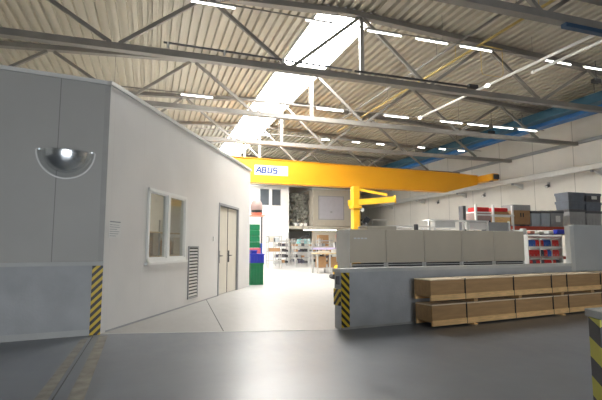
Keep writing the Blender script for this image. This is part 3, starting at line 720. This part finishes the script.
# second rack, right edge
rk2 = empty('pallet_rack', (18.85, 16.0, 0), 'pallet rack at the right edge carrying grey and dark containers', 'rack')
for x in (0, 2.9):
    for yy in (0, .95): MB().box(x-.04, x+.04, yy, yy+.08, 0, 2.38).build('upright', M['grey'], rk2)
for yy in (0, .95): MB().box(.04, 2.86, yy, yy+.05, 2.26, 2.38).build('beam', M['grey'], rk2)
MB().box(.04, 2.86, .05, .95, 2.30, 2.37).build('deck_board', M['crate'], rk2)
tub('plastic_container', 18.80, 1.0, .75, zr, .85, M['contgrey'], 'left lower grey container under the dark blue-grey stack', rim=M['darkgrey'], lab=False)
tub('plastic_container', 19.86, 1.0, .75, zr, .80, M['contgrey'], 'right lower grey container at the photo edge', rim=M['darkgrey'])
tub('plastic_container', 18.78, 1.05, .75, zr+.86, .40, M['contblue'], 'dark blue-grey container, lower one on the left grey container', rim=M['contblue'])
tub('plastic_container', 18.78, 1.05, .75, zr+1.27, .40, M['contblue'], 'dark blue-grey container topping the left stack', rim=M['contblue'])
tub('plastic_container', 19.90, .98, .75, zr+.81, .42, M['contblue'], 'dark container lower of two at the upper right edge', rim=M['contblue'])
tub('plastic_container', 19.90, .98, .75, zr+1.24, .42, M['darkgrey'], 'dark container topping the stack at the upper right edge', rim=M['contblue'], lab=True)
# left part of the rack: pipes, red bundles, boards
tag(MB().box(13.45, 14.18, 16.1, 16.8, zr, 2.62).build('board_pack', M['darkbin'], bevel=.01), 'dark pack of boards on the left bay of the red rack', 'boards')
tag(MB().box(13.43, 14.2, 16.1, 16.8, 2.621, 2.95).build('carton', M['sack'], bevel=.02), 'pale pink carton on the dark board pack in the rack', 'carton')
def bundle(x0, x1, z, label, y=16.15):
    o = MB(); n = 8
    for i in range(n):
        for j in range(3): o.cyl((x0+random.uniform(0, .1), y+.05+i*.07, z+.04+j*.07), (x1-random.uniform(0, .1), y+.05+i*.07, z+.04+j*.07), .035, n=8)
    return tag(o.build('rod_bundle', M['redrack']), label, 'rods', kind='stuff')
tag(MB().box(13.42, 14.2, 16.1, 16.8, 2.951, 3.0).build('shelf_board', M['white']), 'thin white board above the pink carton', 'board')
tag(MB().box(13.46, 14.16, 16.12, 16.7, 3.001, 3.20).build('red_case', M['redbin'], bevel=.04), 'red case lying on the thin white board at the left of the rack', 'case')
tag(MB().box(14.38, 15.24, 16.1, 16.8, zr, 2.78).build('timber_pack', M['rail'], bevel=.01), 'pack of brown timber on the rack left of the upright wooden crate', 'timber')
tag(MB().box(14.36, 15.26, 16.1, 16.8, 2.781, 2.84).build('shelf_board', M['white']), 'white board over the brown timber pack', 'board')
tag(MB().box(14.38, 15.22, 16.12, 16.8, 2.841, 3.02).build('timber_pack', M['cardboard'], bevel=.01), 'thinner brown pack above the white board on the rack', 'timber')
tag(MB().box(14.42, 15.2, 16.14, 16.7, 3.021, 3.2).build('red_case', M['redbin'], bevel=.05), 'red case on the thinner brown pack beside the wooden crate', 'case')
# grey screen panels before the rack and small goods
sp = empty('screen_panel', (13.08, 15.4, 0), 'grey upright screen panel in front of the red rack', 'screen')
MB().box(0, 1.42, 0, .05, .05, 2.5).build('panel', M['grey'], sp)
for x in (-.06, 1.421): MB().box(x, x+.06, -.02, .07, 0, 2.55).build('post', M['white'], sp)
# (blue and white small goods on lower beam ledge)
lg = empty('goods_shelf', (14.75, 14.9, 0), 'dark low shelf carrying small white and blue goods under the red beam', 'shelf')
MB().box(0, 2.95, 0, .4, 1.98, 2.02).build('shelf_board', M['darkbin'], lg)
for x in (0, 1.45, 2.9):
    for y in (0, .35): MB().box(x, x+.05, y, y+.05, 0, 1.98).build('post', M['grey'], lg)
for i, (x, w, h, m, lb) in enumerate([(.1, .2, .22, 'paper', 'white jar shaped pack leftmost on the dark goods shelf'), (.5, .25, .12, 'salmon', 'small orange pack on the dark goods shelf'), (.95, .3, .1, 'beige', 'small beige pack in the middle of the dark goods shelf'), (1.5, .28, .12, 'paper', 'white pack right of the beige pack on the goods shelf'), (1.95, .85, .2, 'royal', 'bright blue bag at the right of the dark goods shelf')]):
    tag(MB().box(14.75+x, 14.75+x+w, 15.0, 15.2, 2.021, 2.021+h).build('goods_pack', M[m], bevel=.03), lb, 'pack')
# bin shelf with rows of red and blue bins
bs = empty('bin_shelf', (11.06, 11.0, 0), 'shelf unit filled with rows of red and blue bins beside the cabinets', 'shelf')
for x in (0, .466, .935, 1.36): MB().box(x, x+.025, 0, .4, 0, 1.86).build('upright', M['pale_steel'], bs)
for i in range(6): MB().box(.02, 1.37, .0, .4, .22+i*.31, .25+i*.31).build('shelf_board', M['darkgrey'], bs)
for i in range(6): MB().box(.02, 1.37, -.008, 0, .20+i*.31, .255+i*.31).build('label_strip', M['sack'] if i % 2 else M['paper'], bs)
proto = {}
def bin_proto(m, key):
    r = empty('storage_bin', (0, 0, 0), 'x', 'bin', group='bins in the white shelf unit')
    b = MB(); b.poly([(0, 0, 0), (0, .34, 0), (0, .34, .20), (0, .03, .20), (0, 0, .15)], (.145, 0, 0)); b.build('bin_body', M[m], r, bevel=.004)
    MB().box(.05, .095, -.006, -.0005, .03, .05).build('label_plate', M['contgrey'], r)
    return r
colz = ['bbrbbbrr', 'rrrrbbrr', 'rdrdrrrd', 'bbrrbbrr', 'rrbbrrdb', 'bbbbrrrd']
rown = ['bottom', 'second lowest', 'third lowest', 'third highest visible', 'second highest', 'top']
cn = {'r': 'redbin', 'b': 'bluebin', 'd': 'darkbin'}; cw = {'r': 'red', 'b': 'blue', 'd': 'dark'}
xs8 = [.03, .18, .325, .50, .65, .795, .97, 1.12]
colz = {2: 'rdrdrrrd', 3: 'rrrdrbrr', 4: 'bbrrbbrr', 1: 'bbrrbrdr'}
xpos = [.028, .174, .320, .497, .643, .789, .966, 1.112, ]
for row in range(1, 5):
    for i in range(8):
        k = colz[row][i]
        if k not in proto: r = proto[k] = bin_proto(cn[k], k)
        else: r = copy_tree(proto[k])
        r.location = (11.06+xpos[i]+.0, 11.02, .251+row*.31)
        r['label'] = '%s bin, %s from the left in the %s row of the white bin shelf' % (cw[k], ('first', 'second', 'third', 'fourth', 'fifth', 'sixth', 'seventh', 'eighth')[i], ('', 'lowest', 'second lowest', 'second highest', 'highest')[row])
# white roll stand above the cabinets
ws = empty('roll_stand', (9.9, 14.5, 0), 'white stand with draped white film behind the right cabinets', 'stand')
for x in (0, 1.55, 1.75, 2.7):
    MB().box(x, x+.06, 0, .06, 0, 2.45).build('leg', M['white'], ws)
MB().box(0, 2.76, -.02, .4, 2.45, 2.5).build('top_board', M['white'], ws)
MB().box(.3, 1.2, .0, .3, 2.2, 2.44).build('roll', M['paper'], ws, bevel=.03)
MB().box(1.85, 2.65, .0, .3, 2.15, 2.44).build('roll', M['paper'], ws, bevel=.03)
tag(MB().box(12.9, 13.05, 16.3, 16.6, 0, 3.25).build('narrow_cabinet', M['darkgrey'], bevel=.01), 'narrow dark upright cabinet left of the red case rack', 'cabinet')
tp = empty('white_table', (8.0, 14.0, 0), 'pale long table top edge rising behind the middle cabinets', 'table')
MB().box(0, 1.85, 0, .8, 2.18, 2.22).build('table_top', M['white'], tp)
for x in (0, 1.79):
    for y in (0, .74): MB().box(x, x+.06, y, y+.06, 0, 2.18).build('leg', M['white'], tp)

# ------------------------------------------------------------ bins beyond the office corner
def crate_box(name, x0, x1, y0, y1, z0, z1, m, label, lid=None):
    r = empty(name, ((x0+x1)/2, y0, z0), label, 'bin')
    w = (x1-x0)/2; d = y1-y0; h = z1-z0
    b = MB(); b.box(-w+.02, w-.02, .02, d-.02, 0, h-.05)
    for k in range(5): b.box(-w+.05+k*(2*w-.12)/4, -w+.07+k*(2*w-.12)/4, .005, .025, .05, h-.08)
    b.build('bin_body', m, r)
    MB().box(-w, w, 0, d, h-.05, h).build('rim', lid or m, r, bevel=.006)
    return r
crate_box('storage_bin', 3.72, 4.28, 17.35, 17.9, .0, .84, M['green'], 'dark green bin standing on the floor by the office door corner')
crate_box('storage_bin', 3.72, 4.30, 17.34, 17.9, .845, 1.20, M['royal'], 'bright blue bin on top of the dark green floor bin')
crate_box('storage_bin', 3.76, 4.02, 17.40, 17.75, 1.205, 1.34, M['royal'], 'small blue box on the bright blue bin')
crate_box('storage_bin', 3.96, 4.16, 18.6, 19.0, 1.45, 2.48, M['green'], 'tall green crate stack standing behind the blue bin') if False else None
gs = empty('crate_stack', (4.08, 18.7, 0), 'tall stack of green crates behind the blue bin', 'crates')
MB().box(-.15, .38, 0, .5, 0, 1.42).build('lower_crates', M['pink'], gs, bevel=.01)
for k in range(4): MB().box(-.15, .34, 0, .5, 1.43+k*.25, 1.67+k*.25).build('crate', M['green'], gs, bevel=.012)
tag(MB().box(4.48, 4.56, 18.8, 19.1, 0, 1.62).build('utility_cabinet', M['bluebin'], bevel=.02), 'narrow blue cabinet right of the tall green crate stack', 'cabinet')
# shelf and rounded cover above
cs = empty('dome_stand', (4.92, 21, 0), 'pale rounded cover with red band on a dark post above the green crates', 'stand')
MB().box(.10, .17, 0, .08, 0, 2.8995).build('post', M['darkgrey'], cs)
MB().box(-.45, .22, -.3, .3, 2.90, 2.96).build('tray', M['salmon'], cs)
d = MB(); prof = [(.27, 0), (.30, .10), (.29, .24), (.25, .36), (.18, .46), (.08, .52), (.0, .54)]
nseg = 20; rings = []
for r_, z_ in prof: rings.append([d.bm.verts.new((-.13+r_*math.cos(2*math.pi*i/nseg), r_*math.sin(2*math.pi*i/nseg)*.7, 3.2+z_)) for i in range(nseg)])
for j in range(len(prof)-1):
    for i in range(nseg): d.bm.faces.new((rings[j][i], rings[j][(i+1) % nseg], rings[j+1][(i+1) % nseg], rings[j+1][i]))
bmesh.ops.remove_doubles(d.bm, verts=d.bm.verts, dist=1e-4)
d.build('dome_cover', M['sack'], cs, smooth=True)
MB().cyl((-.13, 0, 3.08), (-.13, 0, 3.2), .25, .27, n=20).build('dark_band', M['dark'], cs, smooth=False)
MB().cyl((-.13, 0, 2.96), (-.13, 0, 3.08), .22, .30, n=20).build('red_band', M['salmon'], cs)

# ------------------------------------------------------------ cabin, mezzanine and back clutter
cb = empty('grey_cabin', (14.6, 40, 3.4), 'raised pale cabin with a lilac-grey window panel beyond the crane', 'cabin')
MB().box(0, 4.6, 0, 4.5, 0, 3.5).build('walls', M['beige'], cb, bevel=.02)
MB().box(-.1, 4.7, -.1, 4.6, 3.5, 3.6).build('roof', M['white'], cb)
f_ = MB(); f_.box(.52, .60, -.05, .0, .6, 2.9); f_.box(3.1, 3.18, -.05, .0, .6, 2.9); f_.box(.6, 3.1, -.05, 0, .6, .68); f_.box(.6, 3.1, -.05, 0, 2.82, 2.9); f_.build('panel_frame', M['grey'], cb)
MB().box(.6, 3.1, -.02, 0, .68, 2.82).build('window_panel', M['lilac'], cb)
MB().box(1.75, 1.95, -.04, -.02, 1.25, 1.45).build('latch', M['grey'], cb)
struct(MB().box(14.6, 19.2, 40.3, 40.5, 0, 3.05).build('wall_below_cabin', M['beige']))
struct(MB().box(12.2, 19.3, 39.9, 46.9, 3.1, 3.36).build('ceiling_mezzanine', M['beige']))
# crinkled sheet
fs = MB(); nx, nz = 26, 30
vs = [[fs.bm.verts.new((12.3+2.2*i/nx, 41.2 + .55*noise.noise(Vector((i*.45, j*.35, 0))) + .25*noise.noise(Vector((i*1.1, j*.8, 5))), 3.38+3.2*j/nz + (.15*noise.noise(Vector((i*.5, 9, 0))) if j == nz else 0))) for i in range(nx+1)] for j in range(nz+1)]
for j in range(nz):
    for i in range(nx): fs.bm.faces.new((vs[j][i], vs[j][i+1], vs[j+1][i+1], vs[j+1][i]))
fo = fs.build('crinkled_sheet', M['foil']); so = fo.modifiers.new('s', 'SOLIDIFY'); so.thickness = .02
tag(fo, 'crumpled silvery plastic sheet hanging left of the raised cabin', 'sheet')
for i, x in enumerate((13.0, 13.5, 13.95)):
    tag(MB().cyl((x, 40.3, 3.361+.17), (x, 40.9, 3.361+.17), .17, n=16).build('white_roll', M['white'], smooth=False), ('white roll at the foot of the silvery sheet, left of three', 'white roll at the foot of the silvery sheet, middle of three', 'white roll at the foot of the silvery sheet, right of three')[i], 'roll')
bl = empty('batten_lamp', (13.3, 39.0, 2.95), 'bright horizontal batten lamp under the raised cabin', 'lamp')
MB().box(0, 3.3, 0, .12, .04, .14).build('housing', M['lampbody'], bl); MB().box(.02, 3.28, .02, .10, 0, .04).build('tube', M['cap'], bl)
MB().box(.5, .54, .04, .08, .14, .3).build('hanger', M['steel'], bl)

# wire racks with little trays
wr0 = None
rl = ['leftmost white wire rack with small trays at the back of the hall', 'second white wire rack from the left at the back of the hall', 'third white wire rack from the left, before the brown cartons', 'rightmost white wire rack at the back, left of the packing table', 'nearer white wire rack standing before the leftmost back rack', 'nearer white wire rack, middle of the front three', 'nearer white wire rack, right one of the front three']
def wire_rack():
    r = empty('wire_rack', (0, 0, 0), rl[0], 'rack', group='white wire racks at the back')
    for x in (0, 1.06):
        for y in (0, .56): MB().box(x, x+.04, y, y+.04, .0, 2.1).build('post', M['offwhite'], r)
    for k in range(5): MB().box(.0, 1.1, 0, .6, .2+k*.42, .24+k*.42).build('wire_shelf', M['grey'], r)
    return r
P = [(9.9, 36.2), (11.1, 35.6), (12.25, 34.4), (12.75, 33.3), (9.0, 33.0), (10.3, 32.2), (11.45, 30.2)]
for i, (x, y) in enumerate(P):
    if i == 0: r = wr0 = wire_rack()
    else: r = copy_tree(wr0)
    r.location = (x, y, 0); r['label'] = rl[i]
    for k in range(4):
        for q in range(4):
            if random.random() < .9:
                h = random.uniform(.12, .24); X = x+.06+q*.255; Z = .241+k*.42
                tag(MB().box(X, X+.19, y+.05, y+.4, Z, Z+h).build('part_tray', random.choice([M['darkgrey'], M['dark'], M['offwhite'], M['contgrey'], M['cardboard'], M['darkbin']])), 'small tray of parts on the white wire racks at the back', 'tray', 'part trays on the wire racks')
# pale rack at left with brown base box
pr_ = empty('display_rack', (7.55, 29.5, 0), 'pale slim rack with a glass front beside the white back wall', 'rack')
for x in (0, .9):
    for y in (0, .5): MB().box(x, x+.04, y, y+.04, 0, 2.2).build('post', M['offwhite'], pr_)
for z in (.5, 1.1, 1.75, 2.15): MB().box(0, .94, 0, .54, z, z+.04).build('shelf_board', M['offwhite'], pr_)
tag(MB().box(7.62, 8.4, 29.55, 29.95, 1.141, 1.38).build('carton', M['cardboard'], bevel=.01), 'brown carton on the pale slim rack at the left', 'carton')
tag(MB().box(7.66, 7.95, 29.55, 29.95, 1.791, 2.1).build('carton', M['beige'], bevel=.01), 'beige carton on the upper shelf of the pale slim rack', 'carton')
tag(MB().box(8.05, 8.35, 29.55, 29.95, 1.791, 2.06).build('carton', M['contlight'], bevel=.01), 'blue-grey carton on the upper shelf of the pale slim rack', 'carton')
# teal machine, brown cartons, orange parts on the wall shelf
tm = empty('teal_machine', (12.3, 37.8, 0), 'teal and white machine on a pale stand below the silvery sheet', 'machine')
MB().box(0, 1.6, 0, 1.0, 0, 1.7).build('stand', M['offwhite'], tm)
MB().box(.2, 1.3, .1, .8, 1.7, 2.1).build('housing', mat('teal_paint', (.18, .50, .52), .4), tm, bevel=.05)
MB().bar((.3, .3, 2.1), (1.2, .3, 2.5), .18).build('arm', M['darkgrey'], tm)
MB().cyl((.5, .05, 1.9), (.5, .1, 1.9), .18, n=16).build('dial', M['offwhite'], tm)
tag(MB().box(14.3, 15.5, 37.8, 38.5, 0, 1.8).build('pallet_box', M['beige'], bevel=.02), 'tall pale beige pallet box below the batten lamp', 'box')
tag(MB().box(14.35, 15.3, 37.85, 38.4, 1.801, 2.5).build('carton', M['cardboard'], bevel=.02), 'brown carton on the tall beige pallet box under the batten lamp', 'carton')
for i, (x, y, z, w, h, m, lb) in enumerate([(12.9, 30.5, 0, .6, 1.75, 'offwhite', 'tall white box left of the salmon boxes at the back'), (13.65, 31.5, 0, 1.2, 1.7, 'beige', 'wide beige box below the salmon boxes at the back'), (13.7, 31.6, 1.701, .75, .38, 'salmon', 'lower salmon box on the wide beige box'), (13.6, 31.6, 2.082, .45, .3, 'salmon', 'upper salmon box, left of two on the lower one'), (14.1, 31.6, 2.082, .35, .26, 'sack', 'upper pale pink box beside the salmon one'), (12.05, 27.5, 0, .6, 1.55, 'offwhite', 'white box against the end of the low wall opening')]):
    tag(MB().box(x, x+w, y, y+.6, z, z+h).build('stacked_box', M[m], bevel=.015), lb, 'box')
# packing table
pt = empty('packing_table', (8.75, 23.4, 0), 'packing table with pale wooden top and white legs behind the wall opening', 'table')
MB().box(0, 2.2, 0, .9, 1.06, 1.12).build('table_top', M['table'], pt, bevel=.01)
for x in (.02, .75, 2.1):
    for y in (.02, .8): MB().box(x, x+.08, y, y+.08, 0, 1.06).build('leg', M['offwhite'], pt)
MB().box(.05, 2.15, .1, .8, .28, .31).build('lower_shelf', M['grey'], pt)
MB().box(0, 2.2, .84, .88, 1.3, 1.42).build('lilac_rail', mat('lilac_rail', (.50, .46, .72), .5), pt)
for x in (.02, 1.45): MB().box(x, x+.05, .84, .9, 1.12, 1.75).build('upright', M['darkgrey'] if x > 1 else M['offwhite'], pt)
for i, (x, w, h, m, lb) in enumerate([(.15, .45, .62, 'cardboard', 'brown carton on the shelf under the packing table, left one'), (.9, .5, .58, 'cardboard', 'brown carton on the shelf under the packing table, right one')]):
    tag(MB().box(8.75+x, 8.75+x+w, 23.55, 24.05, .311, .311+h).build('carton', M[m], bevel=.01), lb, 'carton')
for i, (x, w, h, m, lb) in enumerate([(.2, .6, .12, 'beige', 'flat beige carton on top of the packing table'), (1.0, .3, .2, 'offwhite', 'small white box on top of the packing table')]):
    tag(MB().box(8.75+x, 8.75+x+w, 23.5, 23.8, 1.121, 1.121+h).build('carton', M[m], bevel=.01), lb, 'carton')
# yellow pallet truck
pk = empty('pallet_truck', (7.74, 19.3, 0), 'yellow hand pallet truck with a black wheel beside the low wall end', 'pallet truck')
b = MB(); b.poly([(.40, 0, .12), (.95, 0, .12), (.95, 0, .35), (.72, 0, .62), (.5, 0, .62), (.40, 0, .38)], (0, .35, 0)); b.build('body', M['jib'], pk, bevel=.03)
MB().cyl((.30, -.05, .11), (.30, .30, .11), .11, n=24).build('wheel', M['dark'], pk)
MB().box(.95, 1.9, .0, .12, .06, .12).build('fork', M['jib'], pk); MB().box(.95, 1.9, .3, .42, .06, .12).build('fork', M['jib'], pk)
MB().cyl((.95, .2, .05), (.95, .25, .05), .05, n=12).build('roller', M['dark'], pk)
MB().bar((.6, .17, .6), (.55, .17, 1.15), .04).build('handle', M['darkgrey'], pk)
tag(MB().box(9.3, 10.2, 21.2, 21.8, 0, .75).build('carton', M['cardboard'], bevel=.01), 'large brown carton on the floor behind the yellow pallet truck', 'carton')

# ------------------------------------------------------------ light
sc = bpy.context.scene
w = bpy.data.worlds.new('World'); sc.world = w; w.use_nodes = True
bg = w.node_tree.nodes['Background']; bg.inputs[0].default_value = (.93, .96, 1, 1); bg.inputs[1].default_value = .6
def area(name, loc, rot, sx, sy, e, col):
    l = bpy.data.lights.new(name, 'AREA'); l.shape = 'RECTANGLE'; l.size = sx; l.size_y = sy; l.energy = e; l.color = col
    o = bpy.data.objects.new(name, l); C.objects.link(o); o.location = loc; o.rotation_euler = rot; return o
# daylight through the open loading gate behind the photographer
area('gate_daylight', (2, -11.9, 2.7), (R(90), 0, 0), 9.6, 5, 370, (.90, .95, 1))

# ------------------------------------------------------------ camera
cam = bpy.data.cameras.new('Camera'); co = bpy.data.objects.new('Camera', cam); C.objects.link(co)
cam.sensor_width = 36; cam.lens = 450/602*36; cam.clip_end = 300; cam.clip_start = .05
co.location = (0, 0, 1.5); co.rotation_euler = (R(90+5.85), 0, R(-18.5))
sc.camera = co
vs_ = sc.view_settings; vs_.view_transform = 'Standard'; vs_.look = 'None'; vs_.gamma = 1; vs_.use_curve_mapping = False; vs_.exposure = 1.4
sc.cycles.use_denoising = True
sc.cycles.max_bounces = 10; sc.cycles.diffuse_bounces = 6; sc.cycles.glossy_bounces = 4; sc.cycles.transparent_max_bounces = 8
sc.cycles.sample_clamp_indirect = 8
